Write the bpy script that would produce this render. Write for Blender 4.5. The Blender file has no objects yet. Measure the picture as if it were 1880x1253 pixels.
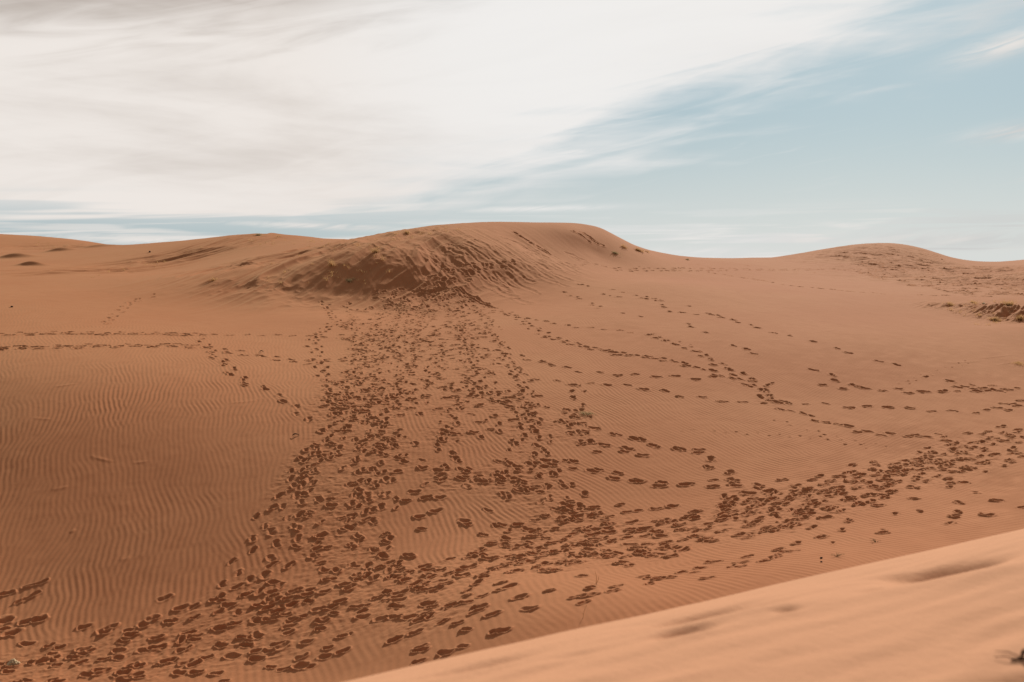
import bpy, math, random
import numpy as np
from mathutils import Vector

# ------------------------------------------------------------------ camera, world, sun, exposure
F = 1828.0                      # focal length in photo pixels (35 mm lens on a 36 mm sensor)
PITCH = math.atan(126.5 / F)
EYE = 0.0                       # the camera is the origin; the sand under it lies 1.6 m lower
scene = bpy.context.scene
cam_data = bpy.data.cameras.new("camera")
cam = bpy.data.objects.new("camera", cam_data)
scene.collection.objects.link(cam)
cam.location = (0, 0, EYE)
cam.rotation_euler = (math.pi / 2 - PITCH, 0, 0)
cam_data.sensor_width = 36
cam_data.lens = 36 * F / 1880
cam_data.clip_start = 0.1
cam_data.clip_end = 3000
cam_data.dof.use_dof = True
cam_data.dof.focus_distance = 32
cam_data.dof.aperture_fstop = 1.8
scene.camera = cam

SUN_AZ = math.radians(21)       # to the right of the view axis
SUN_EL = math.radians(29)
sun_data = bpy.data.lights.new("sun", 'SUN')
sun_data.energy = 5.0
sun_data.angle = math.radians(1.5)
sun_data.color = (1.0, 0.95, 0.89)
sun = bpy.data.objects.new("sun", sun_data)
scene.collection.objects.link(sun)
sdir = Vector((math.sin(SUN_AZ) * math.cos(SUN_EL), math.cos(SUN_AZ) * math.cos(SUN_EL), math.sin(SUN_EL)))
sun.rotation_euler = sdir.to_track_quat('Z', 'Y').to_euler()

scene.view_settings.view_transform = 'Standard'
scene.view_settings.look = 'None'
scene.view_settings.exposure = 0.1
scene.view_settings.gamma = 1.0
scene.view_settings.use_curve_mapping = False


class NT:
    """small helper that adds shader nodes and links them"""
    def __init__(self, tree):
        self.t = tree
        self.t.nodes.clear()

    def new(self, kind, **kw):
        n = self.t.nodes.new(kind)
        for k, v in kw.items():
            setattr(n, k, v)
        return n

    def put(self, sock, v):
        if hasattr(v, 'is_linked') or hasattr(v, 'links'):
            self.t.links.new(v, sock)
        else:
            sock.default_value = v

    def math(self, op, a, b=None, c=None, clamp=False):
        n = self.new('ShaderNodeMath', operation=op)
        n.use_clamp = clamp
        self.put(n.inputs[0], a)
        if b is not None:
            self.put(n.inputs[1], b)
        if c is not None:
            self.put(n.inputs[2], c)
        return n.outputs[0]

    def smooth(self, v, lo, hi, a=0.0, b=1.0):
        n = self.new('ShaderNodeMapRange', interpolation_type='SMOOTHSTEP')
        self.put(n.inputs['Value'], v)
        n.inputs['From Min'].default_value = lo
        n.inputs['From Max'].default_value = hi
        n.inputs['To Min'].default_value = a
        n.inputs['To Max'].default_value = b
        return n.outputs['Result']

    def mix(self, f, a, b, mode='MIX'):
        n = self.new('ShaderNodeMix', data_type='RGBA', blend_type=mode)
        self.put(n.inputs[0], f)
        self.put(n.inputs[6], a)
        self.put(n.inputs[7], b)
        return n.outputs[2]

    def noise(self, vec, scale, detail=4, rough=0.5, lac=2.0, dist=0.0):
        n = self.new('ShaderNodeTexNoise')
        self.put(n.inputs['Vector'], vec)
        n.inputs['Scale'].default_value = scale
        n.inputs['Detail'].default_value = detail
        n.inputs['Roughness'].default_value = rough
        n.inputs['Lacunarity'].default_value = lac
        n.inputs['Distortion'].default_value = dist
        return n.outputs['Fac']

    def xyz(self, x, y, z):
        n = self.new('ShaderNodeCombineXYZ')
        for s, v in zip(n.inputs, (x, y, z)):
            self.put(s, v)
        return n.outputs[0]


def build_world():
    w = bpy.data.worlds.new("World")
    scene.world = w
    w.use_nodes = True
    g = NT(w.node_tree)
    out = g.new('ShaderNodeOutputWorld')
    bg = g.new('ShaderNodeBackground')
    sky = g.new('ShaderNodeTexSky', sky_type='NISHITA')
    sky.sun_disc = False
    sky.sun_elevation = SUN_EL
    sky.sun_rotation = SUN_AZ
    sky.altitude = 300
    sky.air_density = 1.0
    sky.dust_density = 1.5
    sky.ozone_density = 1.5
    tc = g.new('ShaderNodeTexCoord')
    sep = g.new('ShaderNodeSeparateXYZ')
    g.t.links.new(tc.outputs['Generated'], sep.inputs[0])
    x, y, z = sep.outputs
    az = g.math('ARCTAN2', x, y)                       # 0 ahead, + to the right
    hyp = g.math('SQRT', g.math('ADD', g.math('MULTIPLY', x, x), g.math('MULTIPLY', y, y)))
    el = g.math('ARCTAN2', z, hyp)
    # a high cloud layer, seen in perspective: noise lives on a plane overhead
    zc = g.math('ADD', g.math('MAXIMUM', z, 0.0), 0.07)
    px = g.math('DIVIDE', x, zc)
    py = g.math('DIVIDE', y, zc)
    plane = g.xyz(px, py, 0.0)
    n1 = g.noise(g.xyz(g.math('MULTIPLY', px, 0.30), g.math('MULTIPLY', py, 0.42), 3.1), 1.0, 7, 0.56, dist=0.6)
    n2 = g.noise(g.xyz(g.math('MULTIPLY', az, 3.0), g.math('MULTIPLY', el, 26.0), 0.0), 1.0, 6, 0.55, dist=0.5)
    n3 = g.noise(g.xyz(g.math('ADD', g.math('MULTIPLY', az, 5.5), g.math('MULTIPLY', el, 3.0)),
                       g.math('SUBTRACT', g.math('MULTIPLY', el, 46.0), g.math('MULTIPLY', az, 9.0)), 7.7), 1.0, 5, 0.5, dist=0.7)
    nn = g.math('ADD', g.math('MULTIPLY', g.math('SUBTRACT', n2, 0.5), 0.16),
                g.math('MULTIPLY', g.math('SUBTRACT', n3, 0.5), 0.22))
    nn = g.math('ADD', nn, g.math('MULTIPLY', g.math('SUBTRACT', n1, 0.5), 0.10))
    # edge of the bank: rises from low on the left to high on the right
    edge = g.math('ADD', 0.082, g.math('MULTIPLY', az, 0.41))
    azr = g.math('SUBTRACT', az, -0.05)
    edge = g.math('MINIMUM', edge, 0.238)
    t = g.math('ADD', g.math('SUBTRACT', el, edge), nn)
    bank = g.smooth(t, -0.06, 0.065)
    # blue slots low on the left
    slot_n = g.noise(g.xyz(g.math('MULTIPLY', az, 2.2), g.math('SUBTRACT', g.math('MULTIPLY', el, 62.0), g.math('MULTIPLY', az, 2.5)), 11.0), 1.0, 3, 0.5, dist=0.3)
    low = g.smooth(el, 0.035, 0.085, 1.0, 0.0)
    slot = g.math('MULTIPLY', g.smooth(slot_n, 0.42, 0.54), low)
    bank = g.math('MULTIPLY', bank, g.math('SUBTRACT', 1.0, g.math('MULTIPLY', slot, 0.95)))
    # wisps in the clear part and thin white haze at the horizon
    wn = g.noise(g.xyz(g.math('ADD', g.math('MULTIPLY', az, 7.0), 3.0), g.math('SUBTRACT', g.math('MULTIPLY', el, 70.0), g.math('MULTIPLY', az, 16.0)), 2.0), 1.0, 6, 0.62, dist=1.2)
    wisp = g.math('MULTIPLY', g.smooth(wn, 0.60, 0.78), g.smooth(az, 0.28, 0.5, 0.25, 0.8))
    hn = g.noise(g.xyz(g.math('MULTIPLY', az, 4.0), g.math('MULTIPLY', el, 110.0), 5.0), 1.0, 5, 0.55, dist=0.6)
    streak = g.math('MULTIPLY', g.smooth(hn, 0.47, 0.62), g.smooth(el, 0.02, 0.075, 0.9, 0.0))
    hor = g.smooth(el, -0.01, 0.17, 0.85, 0.0)
    cover = g.math('MAXIMUM', bank, g.math('MAXIMUM', g.math('MULTIPLY', wisp, 0.8), streak))
    # single wisps: azimuth, elevation, half length, half width, slope, strength
    fib = g.noise(g.xyz(g.math('MULTIPLY', az, 22.0), g.math('SUBTRACT', g.math('MULTIPLY', el, 160.0), g.math('MULTIPLY', az, 30.0)), 4.0), 1.0, 4, 0.6, dist=0.8)
    fib = g.smooth(fib, 0.30, 0.60, 0.35, 1.0)
    for (a0, e0, w_, h_, s_, k_) in [(.457, .199, .045, .010, .22, .9), (.462, .124, .035, .007, .10, .8), (.50, .255, .06, .012, .15, .9), (.184, .0375, .032, .0035, .0, .8), (.06, .118, .055, .0045, .10, .9),
                                     (-.19, .045, .09, .0035, -.03, .9), (-.33, .030, .13, .0055, -.02, .9), (.40, .030, .09, .008, -.02, .8), (.195, .020, .06, .0045, .0, .8), (.02, .063, .09, .003, .02, .7), (.33, .043, .03, .003, -.1, .7)]:
        da = g.math('SUBTRACT', az, a0)
        de = g.math('SUBTRACT', g.math('SUBTRACT', el, e0), g.math('MULTIPLY', da, s_))
        qa = g.math('DIVIDE', da, w_)
        qe = g.math('DIVIDE', de, h_)
        ex = g.math('EXPONENT', g.math('MULTIPLY', g.math('ADD', g.math('MULTIPLY', qa, qa), g.math('MULTIPLY', qe, qe)), -1.0))
        cover = g.math('MAXIMUM', cover, g.math('MULTIPLY', g.math('MULTIPLY', ex, fib), k_))
    # clear sky
    skyc = g.mix(1.0, sky.outputs[0], (0.075, 0.085, 0.09, 1), 'MULTIPLY')
    grey = g.mix(0.86, skyc, (0.345, 0.465, 0.525, 1))
    clear = g.mix(g.math('MULTIPLY', hor, g.smooth(az, -0.3, 0.1, 0.25, 1.0)), grey, (0.73, 0.74, 0.72, 1))
    # cloud brightness: grey body with a bright patch where the sun stands behind it
    sd = g.new('ShaderNodeVectorMath', operation='DOT_PRODUCT')
    g.t.links.new(tc.outputs['Generated'], sd.inputs[0])
    sd.inputs[1].default_value = (0.135, 0.955, 0.265)      # the thinnest, brightest part of the bank
    glow = g.smooth(sd.outputs['Value'], 0.93, 0.995)
    dark_n = g.noise(g.xyz(g.math('MULTIPLY', az, 2.2), g.math('MULTIPLY', el, 13.0), 21.0), 1.0, 6, 0.6, dist=0.4)
    cdark = g.smooth(dark_n, 0.45, 0.72)
    topleft = g.math('MULTIPLY', g.smooth(g.math('ADD', el, g.math('SUBTRACT', g.math('MULTIPLY', g.math('SUBTRACT', n3, 0.5), 0.10), g.math('MULTIPLY', az, 0.11))), 0.235, 0.295), g.smooth(az, -0.12, 0.1, 1.0, 0.0))
    cd = g.math('MINIMUM', g.math('ADD', g.math('ADD', g.math('MULTIPLY', cdark, 0.36), g.smooth(n3, 0.45, 0.7, 0.0, 0.10)), g.math('MULTIPLY', topleft, g.math('ADD', 0.7, g.math('MULTIPLY', cdark, 0.6)))), 1.0)
    cloud = g.mix(cd, (0.865, 0.81, 0.765, 1), (0.50, 0.44, 0.395, 1))
    rag = g.math('MULTIPLY', g.smooth(t, -0.02, 0.10, 1.0, 0.0), g.smooth(n3, 0.35, 0.62))
    cloud = g.mix(g.math('MULTIPLY', rag, 0.75), cloud, (0.56, 0.57, 0.57, 1))
    cloud = g.mix(g.math('MULTIPLY', glow, 0.75), cloud, (0.89, 0.885, 0.875, 1))
    # clouds thin out to clear sky behind the viewer
    front = g.smooth(y, -0.35, 0.35)
    cover = g.math('MULTIPLY', cover, g.math('ADD', 0.25, g.math('MULTIPLY', front, 0.75)))
    col = g.mix(cover, clear, cloud)
    # higher up, above the bank, the sky is clear and deep
    col = g.mix(g.smooth(el, 0.36, 0.85), col, (0.42, 0.44, 0.46, 1))
    back = g.mix(1.0, col, (0.62, 0.59, 0.56, 1), 'MULTIPLY')
    col = g.mix(front, back, col)
    g.t.links.new(col, bg.inputs[0])
    bg.inputs[1].default_value = 0.92
    g.t.links.new(bg.outputs[0], out.inputs[0])


build_world()

# ------------------------------------------------------------------ geometry of the view: pixel <-> world
ca, sa = math.cos(PITCH), math.sin(PITCH)


def ray(px, py):
    """direction with Y = 1 through a photo pixel (1880 x 1253)"""
    px = np.asarray(px, float)
    py = np.asarray(py, float)
    v = -(py - 626.5) / F
    yy = ca + v * sa
    return (px - 940) / F / yy, (-sa + v * ca) / yy


def cp(px, py, Y):
    a, b = ray(px, py)
    return (float(a) * Y, Y, float(b) * Y)


# control points of the dunes: where each stretch of sand stands, metres ahead
CP = []
for px, rows in {
    0: [(1253, 17.4), (1200, 18.4), (1100, 20.2), (1000, 22.1), (900, 24.3), (800, 26.8), (700, 30.2), (640, 33.8), (600, 38.3), (540, 47), (500, 60), (470, 82)],
    300: [(1200, 17.8), (1100, 19.8), (1000, 21.8), (900, 24.1), (800, 26.8), (700, 30.6), (640, 34.8), (595, 40.5), (540, 49), (500, 61)],
    600: [(1253, 15.9), (1200, 16.9), (1100, 18.9), (1000, 21.2), (900, 23.6), (800, 26.7), (700, 31.6), (640, 36.7), (580, 44.5)],
    940: [(1150, 15.5), (1080, 17.3), (1000, 20.6), (900, 23.3), (800, 26.6), (700, 31.5), (640, 36.5), (580, 44), (520, 53)],
    1200: [(1110, 15.2), (1050, 17.5), (980, 20.3), (900, 23.1), (800, 26.8), (700, 31.8), (640, 36.2), (580, 43), (520, 53), (490, 64)],
    1500: [(1050, 15.8), (980, 18.8), (900, 22), (850, 24.2), (800, 26.5), (740, 29.8), (640, 36.5), (580, 44.5), (520, 61), (492, 76)],
    1880: [(970, 18), (900, 21.5), (850, 24), (800, 26.6), (740, 30.2), (680, 34.6), (640, 38), (600, 42.5), (560, 49.5), (520, 62), (500, 72), (488, 84)],
    2250: [(900, 19), (800, 26), (700, 33), (620, 42), (540, 56), (490, 76)],
    -400: [(1253, 16.5), (1100, 19.6), (1000, 22), (850, 26), (700, 32), (600, 39), (540, 49), (480, 74)],
}.items():
    for py, Y in rows:
        CP.append(cp(px, py, Y))
for p in [
    # main dune: foot, face, crest
    (480, 556, 47.4), (420, 562, 46.8), (560, 553, 48.6), (650, 547, 49.4), (750, 532, 50.4), (830, 512, 51.8), (880, 492, 54), (940, 477, 56), (1010, 468, 60), (1090, 462, 64), (1150, 464, 66),
    (560, 500, 51.8), (640, 495, 51.8), (720, 480, 52.8), (800, 465, 55), (860, 445, 57), (930, 440, 60), (1000, 437, 63), (1060, 432, 65),
    (600, 462, 57), (690, 450, 55.8), (760, 436, 58),
    (650, 440, 68), (700, 431, 64), (740, 422, 63), (780, 417, 63), (830, 413, 63), (870, 411, 64), (940, 410.5, 65.5), (1000, 410, 68), (1060, 412, 69), (1100, 418, 70), (1130, 434, 69.5), (1180, 458, 71), (1240, 469, 76), (1300, 474, 84), (1380, 474, 90), (1440, 473, 92),
    # left shoulder and the far dune on the left
    (340, 480, 68), (160, 505, 58), (450, 480, 59), (450, 512, 51.5), (520, 458, 64), (150, 530, 50.5), (200, 480, 70),
    (590, 440, 74), (540, 435, 76), (505, 431, 78), (470, 430, 79), (435, 434, 82), (400, 441, 85), (340, 448, 90), (280, 452, 95), (200, 451, 108), (150, 442, 118), (80, 436, 122), (0, 432, 125), (-120, 428, 127), (-400, 430, 130),
    (90, 455, 104), (0, 450, 106),
    # rounded dune on the right and the sand past it
    (1490, 463, 95), (1550, 452, 97), (1590, 448, 98), (1630, 447, 98), (1670, 451, 97.5), (1720, 465, 97), (1760, 481, 96), (1820, 482, 108), (1880, 477.5, 112), (1990, 474, 116), (2250, 470, 122),
    (1500, 482, 82), (1620, 493, 79), (1720, 502, 77), (1790, 506, 77), (1620, 470, 88), (1700, 482, 87),
    # hummock at the right edge
    (1850, 592, 45.2), (1900, 575, 47.5), (1960, 590, 46),
]:
    CP.append(cp(*p))
# behind the crests the sand falls away again
for (px, Y, z) in [(870, 84, 1.3), (1000, 86, 1.2), (700, 88, 1.2), (1120, 92, 0.2), (500, 100, 1.0), (560, 92, 1.6), (1300, 125, -1.5), (1440, 125, -1.5), (1600, 122, 0.0), (1680, 120, -0.6), (1850, 150, -1.0),
                   (320, 125, 1.0), (0, 165, 1.5), (200, 150, 0), (940, 150, -3), (940, 260, -4), (0, 300, -3), (1880, 300, -4), (-1500, 150, 0), (3400, 150, 0), (-1600, 40, -2.5), (3500, 35, -2.5),
                   (-1500, 18, -5), (3500, 18, -4), (940, 420, -4), (-400, 420, -4), (2200, 420, -4)]:
    CP.append(((px - 940) / F * Y, Y, z))
# under and behind the near ridge
for (X, Y, z) in [(-25, 10, -6.0), (-12, 10, -6.6), (-5, 12, -6.6), (0, 12, -6.0), (5, 12, -5.3), (10, 12, -4.8), (20, 12, -4.3), (-20, -6, -7), (0, -6, -7), (20, -6, -6)]:
    CP.append((X, Y, z))
CP = np.array(CP)


def warp(X, Y):
    """spline space: distance is compressed so that near and far points weigh alike"""
    s = np.log(np.maximum(Y + 20, 4) / 30)
    return X / (Y + 20) * 2.2, s * 1.8


def tps_fit(P, lam):
    a, b = warp(P[:, 0], P[:, 1])
    n = len(P)
    d2 = (a[:, None] - a) ** 2 + (b[:, None] - b) ** 2
    K = 0.5 * d2 * np.log(d2 + 1e-12)
    A = np.zeros((n + 3, n + 3))
    A[:n, :n] = K + lam * np.eye(n)
    A[:n, n] = 1
    A[:n, n + 1] = a
    A[:n, n + 2] = b
    A[n:, :n] = A[:n, n:].T
    rhs = np.zeros(n + 3)
    rhs[:n] = P[:, 2]
    return a, b, np.linalg.solve(A, rhs)


TA, TB, TW = tps_fit(CP, 2e-5)


def spline(X, Y):
    a, b = warp(X, Y)
    z = TW[-3] + TW[-2] * a + TW[-1] * b
    for i in range(len(TA)):
        d2 = (a - TA[i]) ** 2 + (b - TB[i]) ** 2
        z = z + TW[i] * 0.5 * d2 * np.log(d2 + 1e-12)
    return z


# ------------------------------------------------------------------ noise
def hash2(ix, iy, seed):
    h = (ix * 374761393 + iy * 668265263 + seed * 974634777) & 0xffffffff
    h = ((h ^ (h >> 13)) * 1274126177) & 0xffffffff
    h = (h ^ (h >> 16)) & 0xffffffff
    return h.astype(np.float64) / 4294967295.0 * 2 - 1


def vnoise(x, y, seed=0):
    fx, fy = np.floor(x), np.floor(y)
    ix, iy = fx.astype(np.int64), fy.astype(np.int64)
    tx, ty = x - fx, y - fy
    tx = tx * tx * tx * (tx * (tx * 6 - 15) + 10)
    ty = ty * ty * ty * (ty * (ty * 6 - 15) + 10)
    a, b = hash2(ix, iy, seed), hash2(ix + 1, iy, seed)
    c, d = hash2(ix, iy + 1, seed), hash2(ix + 1, iy + 1, seed)
    return (a + (b - a) * tx) * (1 - ty) + (c + (d - c) * tx) * ty


def fbm(x, y, oct=4, seed=0, gain=0.5):
    s, a = 0, 1.0
    for o in range(oct):
        s = s + a * vnoise(x, y, seed + o * 17)
        x, y = x * 2.03 + 5.2, y * 2.03 + 1.3
        a *= gain
    return s


def sstep(x, a, b):
    t = np.clip((x - a) / (b - a), 0, 1)
    return t * t * (3 - 2 * t)


# ------------------------------------------------------------------ near ridge
def fg_height(X, Y):
    # distance past the crest line (towards the basin), metres
    tx, ty = 0.857, 0.515
    s = -(X + 0.76) * ty + (Y - 4.1) * tx
    along = (X + 0.76) * tx + (Y - 4.1) * ty
    top = -1.525 + 0.000 * np.clip(along, -6, 8) + 0.045 * np.clip(-s, -9, 6)
    drop = np.where(s > -1.4, 0.115 * (s + 1.4) ** 2, 0)
    lim = 1.35
    drop = np.where(s > lim, 0.115 * (lim + 1.4) ** 2 + 0.63 * (s - lim), drop)
    return top - drop, s, along


def softmax(a, b, k):
    h = np.clip(0.5 + 0.5 * (a - b) / k, 0, 1)
    return b + (a - b) * h + k * h * (1 - h)


def macro(X, Y):
    fg, s, al = fg_height(X, Y)
    return softmax(fg, spline(X, Y), 0.9)


# ------------------------------------------------------------------ the grid of the sand: a fan that opens away from the viewer
APEX = 6.0


def spaced(pts):
    """pts: list of (value, step) -> samples whose step follows the list"""
    out = [pts[0][0]]
    vs = [p[0] for p in pts]
    st = [p[1] for p in pts]
    while out[-1] < vs[-1]:
        out.append(out[-1] + float(np.interp(out[-1], vs, st)))
    return np.array(out)


Q = 1.0
rows = spaced([(-5, .25 * Q), (1, .1 * Q), (2.5, .022 * Q), (7, .022 * Q), (8, .06 * Q), (12.5, .05 * Q), (13.5, .017 * Q), (20, .019 * Q), (30, .027 * Q), (40, .038 * Q), (50, .05 * Q),
               (60, .06 * Q), (72, .085 * Q), (100, .14 * Q), (130, .4 * Q), (180, 3), (420, 20)])
uh = spaced([(0, .00068 * Q), (.50, .00068 * Q), (.56, .002 * Q), (.8, .02 * Q), (2.6, .12)])
us = np.concatenate([-uh[:0:-1], uh])
NR, NC = len(rows), len(us)
print("grid", NR, NC, NR * NC)


def cubic_rows(C, src, dst):
    """Catmull-Rom resample along axis 0 (src: increasing positions)"""
    j = np.clip(np.searchsorted(src, dst, side='right') - 1, 0, len(src) - 2)
    h = (src[j + 1] - src[j])
    t = ((dst - src[j]) / h)[:, None]
    m = np.gradient(C, src, axis=0)
    h = h[:, None]
    t2, t3 = t * t, t * t * t
    return (2 * t3 - 3 * t2 + 1) * C[j] + (t3 - 2 * t2 + t) * h * m[j] + (-2 * t3 + 3 * t2) * C[j + 1] + (t3 - t2) * h * m[j + 1]


crow = np.unique(np.concatenate([rows[::9], rows[-1:]]))
cu = np.unique(np.concatenate([us[::9], us[-1:]]))
CX = cu[None, :] * (crow[:, None] + APEX)
CY = np.broadcast_to(crow[:, None], CX.shape)
CZ = macro(CX, CY)
Z = cubic_rows(cubic_rows(CZ, crow, rows).T, cu, us).T
Ygr = rows[:, None]
Xg = us[None, :] * (Ygr + APEX)
Yg = np.broadcast_to(Ygr, Xg.shape)


def z_at(x, y, ZZ=None):
    ZZ = Z if ZZ is None else ZZ
    x = np.asarray(x, float)
    y = np.asarray(y, float)
    u = x / (y + APEX)
    j = np.clip(np.searchsorted(rows, y) - 1, 0, NR - 2)
    i = np.clip(np.searchsorted(us, u) - 1, 0, NC - 2)
    ty = (y - rows[j]) / (rows[j + 1] - rows[j])
    tx = (u - us[i]) / (us[i + 1] - us[i])
    return (ZZ[j, i] * (1 - tx) + ZZ[j, i + 1] * tx) * (1 - ty) + (ZZ[j + 1, i] * (1 - tx) + ZZ[j + 1, i + 1] * tx) * ty


TY = np.concatenate([np.arange(7.5, 40, 0.06), np.arange(40, 130, 0.15)])


def ground(px, py, near=False):
    """world x, y, z of the sand seen at a photo pixel"""
    T = np.arange(2.2, 9, 0.02) if near else TY
    a, b = ray(px, py)
    zr = b * T
    zz = z_at(a * T, T)
    k = np.nonzero(zz >= zr)[0]
    k = [q for q in k if near or T[q] > 10.5]
    if not k:
        return None
    y = float(T[k[0]])
    return float(a) * y, y, float(zz[k[0]])


def on_screen(X, Y, Zz):
    c = Y * ca - Zz * sa
    up = Y * sa + Zz * ca
    return 940 + F * X / c, 626.5 - F * up / c


PX, PY = on_screen(Xg, Yg, Z)      # photo coordinates of the smooth surface: used to LOOK UP where a patch of sand lies
FGH, FGS, FGA = fg_height(Xg, Yg)
is_fg = (FGS < 2.6)


def blob(cx, cy, rx, ry, ang=0.0):
    """soft patch in world metres round the sand seen at a photo pixel"""
    g = ground(cx, cy)
    x, y = g[0], g[1]
    dx, dy = Xg - x, Yg - y
    c, s = math.cos(ang), math.sin(ang)
    u = (dx * c + dy * s) / rx
    v = (-dx * s + dy * c) / ry
    return np.exp(-(u * u + v * v))


# ------------------------------------------------------------------ medium relief
D = np.zeros_like(Z)
far = sstep(Yg, 11, 14)
D += far * 0.018 * fbm(Xg / 5.0, Yg / 7.0, 3, 5)
D += far * 0.0022 * fbm(Xg / .28, Yg / .28, 2, 19) * (Yg < 50)
D += far * 0.006 * fbm(Xg / 0.9, Yg / 1.6, 3, 9)


def streaky(ang, L, W, seed, oct=5):
    """ridged noise drawn out along a direction (wind-cut sand held by grass roots)"""
    c, s = math.cos(ang), math.sin(ang)
    u = (Xg * c + Yg * s) / L + 0.25 * vnoise(Xg / 3, Yg / 3, seed + 3)
    v = (-Xg * s + Yg * c) / W + 0.5 * vnoise(Xg / 4, Yg / 4, seed + 7)
    n, a, tot = 0, 1.0, 0
    for o in range(oct):
        n = n + a * (1 - 2.0 * np.abs(vnoise(u, v, seed + 31 * o)))
        tot += a
        u, v, a = u * 1.9 + 3.3, v * 1.9 + 1.7, a * 0.55
    return n / tot


jlo, jhi = np.searchsorted(rows, [42, 128])
sub = np.s_[jlo:jhi, :]
Xs_, Ys_ = Xg, Yg


def add_sub(amp_mask_fn, ang, L, W, seed, amp, oct=4):
    global Xg, Yg
    X0, Y0 = Xg, Yg
    Xg, Yg = X0[sub], Y0[sub]
    D[sub] += amp * amp_mask_fn() * streaky(ang, L, W, seed, oct)
    Xg, Yg = X0, Y0


add_sub(lambda: np.clip(blob(610, 505, 7, 5) + blob(560, 470, 7, 5) + blob(690, 455, 6, 5) * .8 + .5 * blob(470, 440, 5, 6), 0, 1), math.radians(66), 6.5, 1.5, 41, 0.25)
add_sub(lambda: np.clip(blob(300, 478, 9, 3.0, .9) + blob(200, 500, 5, 2.0, .9), 0, 1), math.radians(52), 7.0, 1.0, 53, 0.22)
add_sub(lambda: np.clip(blob(110, 455, 7, 5), 0, 1), math.radians(20), 4.0, 1.3, 57, 0.2)
add_sub(lambda: np.clip(blob(760, 440, 6, 6) + blob(860, 440, 6, 5), 0, 1), math.radians(-55), 6, 1.0, 61, 0.06, 3)
add_sub(lambda: np.clip(blob(1600, 465, 7, 8) * .8 + blob(1720, 495, 9, 8) + blob(1850, 510, 9, 9), 0, 1), math.radians(-20), 1.4, 0.7, 67, 0.12)
add_sub(lambda: np.clip(blob(1860, 582, 1.7, 2.6) + .6 * blob(1740, 563, 1.4, .9) + .4 * blob(1870, 650, 2.2, 1.3), 0, 1), math.radians(50), 2.4, 0.42, 71, 0.34)
jn = np.s_[:, :]
D[sub] += 0.22 * np.exp(-(((Xg[sub] - ground(1868, 580)[0]) / 1.8) ** 2 + ((Yg[sub] - ground(1868, 580)[1]) / 1.5) ** 2))
# the two dark wind-cut knobs on the far left
for (qx, qy, r, h) in [(58, 488, .9, .30), (28, 474, 1.4, .38), (110, 462, 1.2, .3), (180, 455, 1.6, .25)]:
    gx = ground(qx, qy)
    D[sub] += h * np.exp(-(((Xg[sub] - gx[0]) / r) ** 2 + ((Yg[sub] - gx[1]) / (r * .45)) ** 2))


# ------------------------------------------------------------------ wind ripples: oriented filtering repeated until crests join up
def ripples():
    x0, x1, y0, y1, h = -24.0, 31.0, 11.0, 63.0, 0.034
    nx, ny = int((x1 - x0) / h), int((y1 - y0) / h)
    rng = np.random.default_rng(3)
    f = rng.standard_normal((ny, nx)).astype(np.float32)
    kx = np.fft.rfftfreq(nx, h)[None, :]
    ky = np.fft.fftfreq(ny, h)[:, None]
    kr = np.sqrt(kx ** 2 + ky ** 2) + 1e-9
    ka = np.arctan2(ky, kx)
    x = (x0 + h * np.arange(nx))[None, :]
    y = (y0 + h * np.arange(ny))[:, None]
    lam = 0.134
    th = np.interp(x + 0.06 * (y - 30) + 2.0 * fbm(x / 6 + 0 * y, y / 6 + 0 * x, 2, 77), [-13, -5, -2, 0, 2.5, 5.5, 12, 24], np.radians([21, 11, 9, 14, 24, 33, 44, 52]))
    th = th + 0.30 * fbm(x / 1.5 + 0 * y, y / 0.9 + 0 * x, 2, 78)
    cen = np.radians(np.linspace(-14, 82, 9))
    wd = cen[1] - cen[0]
    filt = []
    for c in cen:
        d = np.angle(np.exp(2j * (ka - c))) / 2
        filt.append((np.exp(-(d / math.radians(19)) ** 2) * np.exp(-((kr - 1 / lam) / (0.16 / lam)) ** 2)).astype(np.float32))
    for it in range(5):
        Fh = np.fft.rfft2(f)
        acc = np.zeros((ny, nx), np.float32)
        for c, fl in zip(cen, filt):
            wgt = np.clip(1 - np.abs(th - c) / wd, 0, 1).astype(np.float32)
            acc += wgt * np.fft.irfft2(Fh * fl, s=(ny, nx)).astype(np.float32)
        acc /= acc.std() * 1.1
        f = np.tanh(acc)
    return f, x0, y0, h


def sample_reg(f, x0, y0, h, X, Y):
    gx = (X - x0) / h
    gy = (Y - y0) / h
    ok = (gx > 1) & (gy > 1) & (gx < f.shape[1] - 3) & (gy < f.shape[0] - 3)
    gx = np.clip(gx, 1, f.shape[1] - 3)
    gy = np.clip(gy, 1, f.shape[0] - 3)
    ix, iy = gx.astype(int), gy.astype(int)
    tx, ty = gx - ix, gy - iy

    def w(t):
        return (-.5 * t + t * t - .5 * t ** 3, 1 - 2.5 * t * t + 1.5 * t ** 3, .5 * t + 2 * t * t - 1.5 * t ** 3, -.5 * t * t + .5 * t ** 3)
    wx, wy = w(tx), w(ty)
    r = 0
    for a in range(4):
        q = 0
        for b in range(4):
            q = q + wx[b] * f[iy + a - 1, ix + b - 1]
        r = r + wy[a] * q
    return np.where(ok, r, 0)


rf, rx0, ry0, rh = ripples()
ja, jb = np.searchsorted(rows, [12.5, 61])
R = np.zeros_like(Z)
R[ja:jb] = sample_reg(rf, rx0, ry0, rh, Xg[ja:jb], Yg[ja:jb])
amp = 0.0070 * (0.8 + 0.22 * fbm(Xg / 4, Yg / 5, 3, 91))
rmask = (.45 + .55 * sstep(Yg, 15, 19)) * sstep(Yg, 13, 14.5) * (1 - sstep(Yg, 50, 60))
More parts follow.
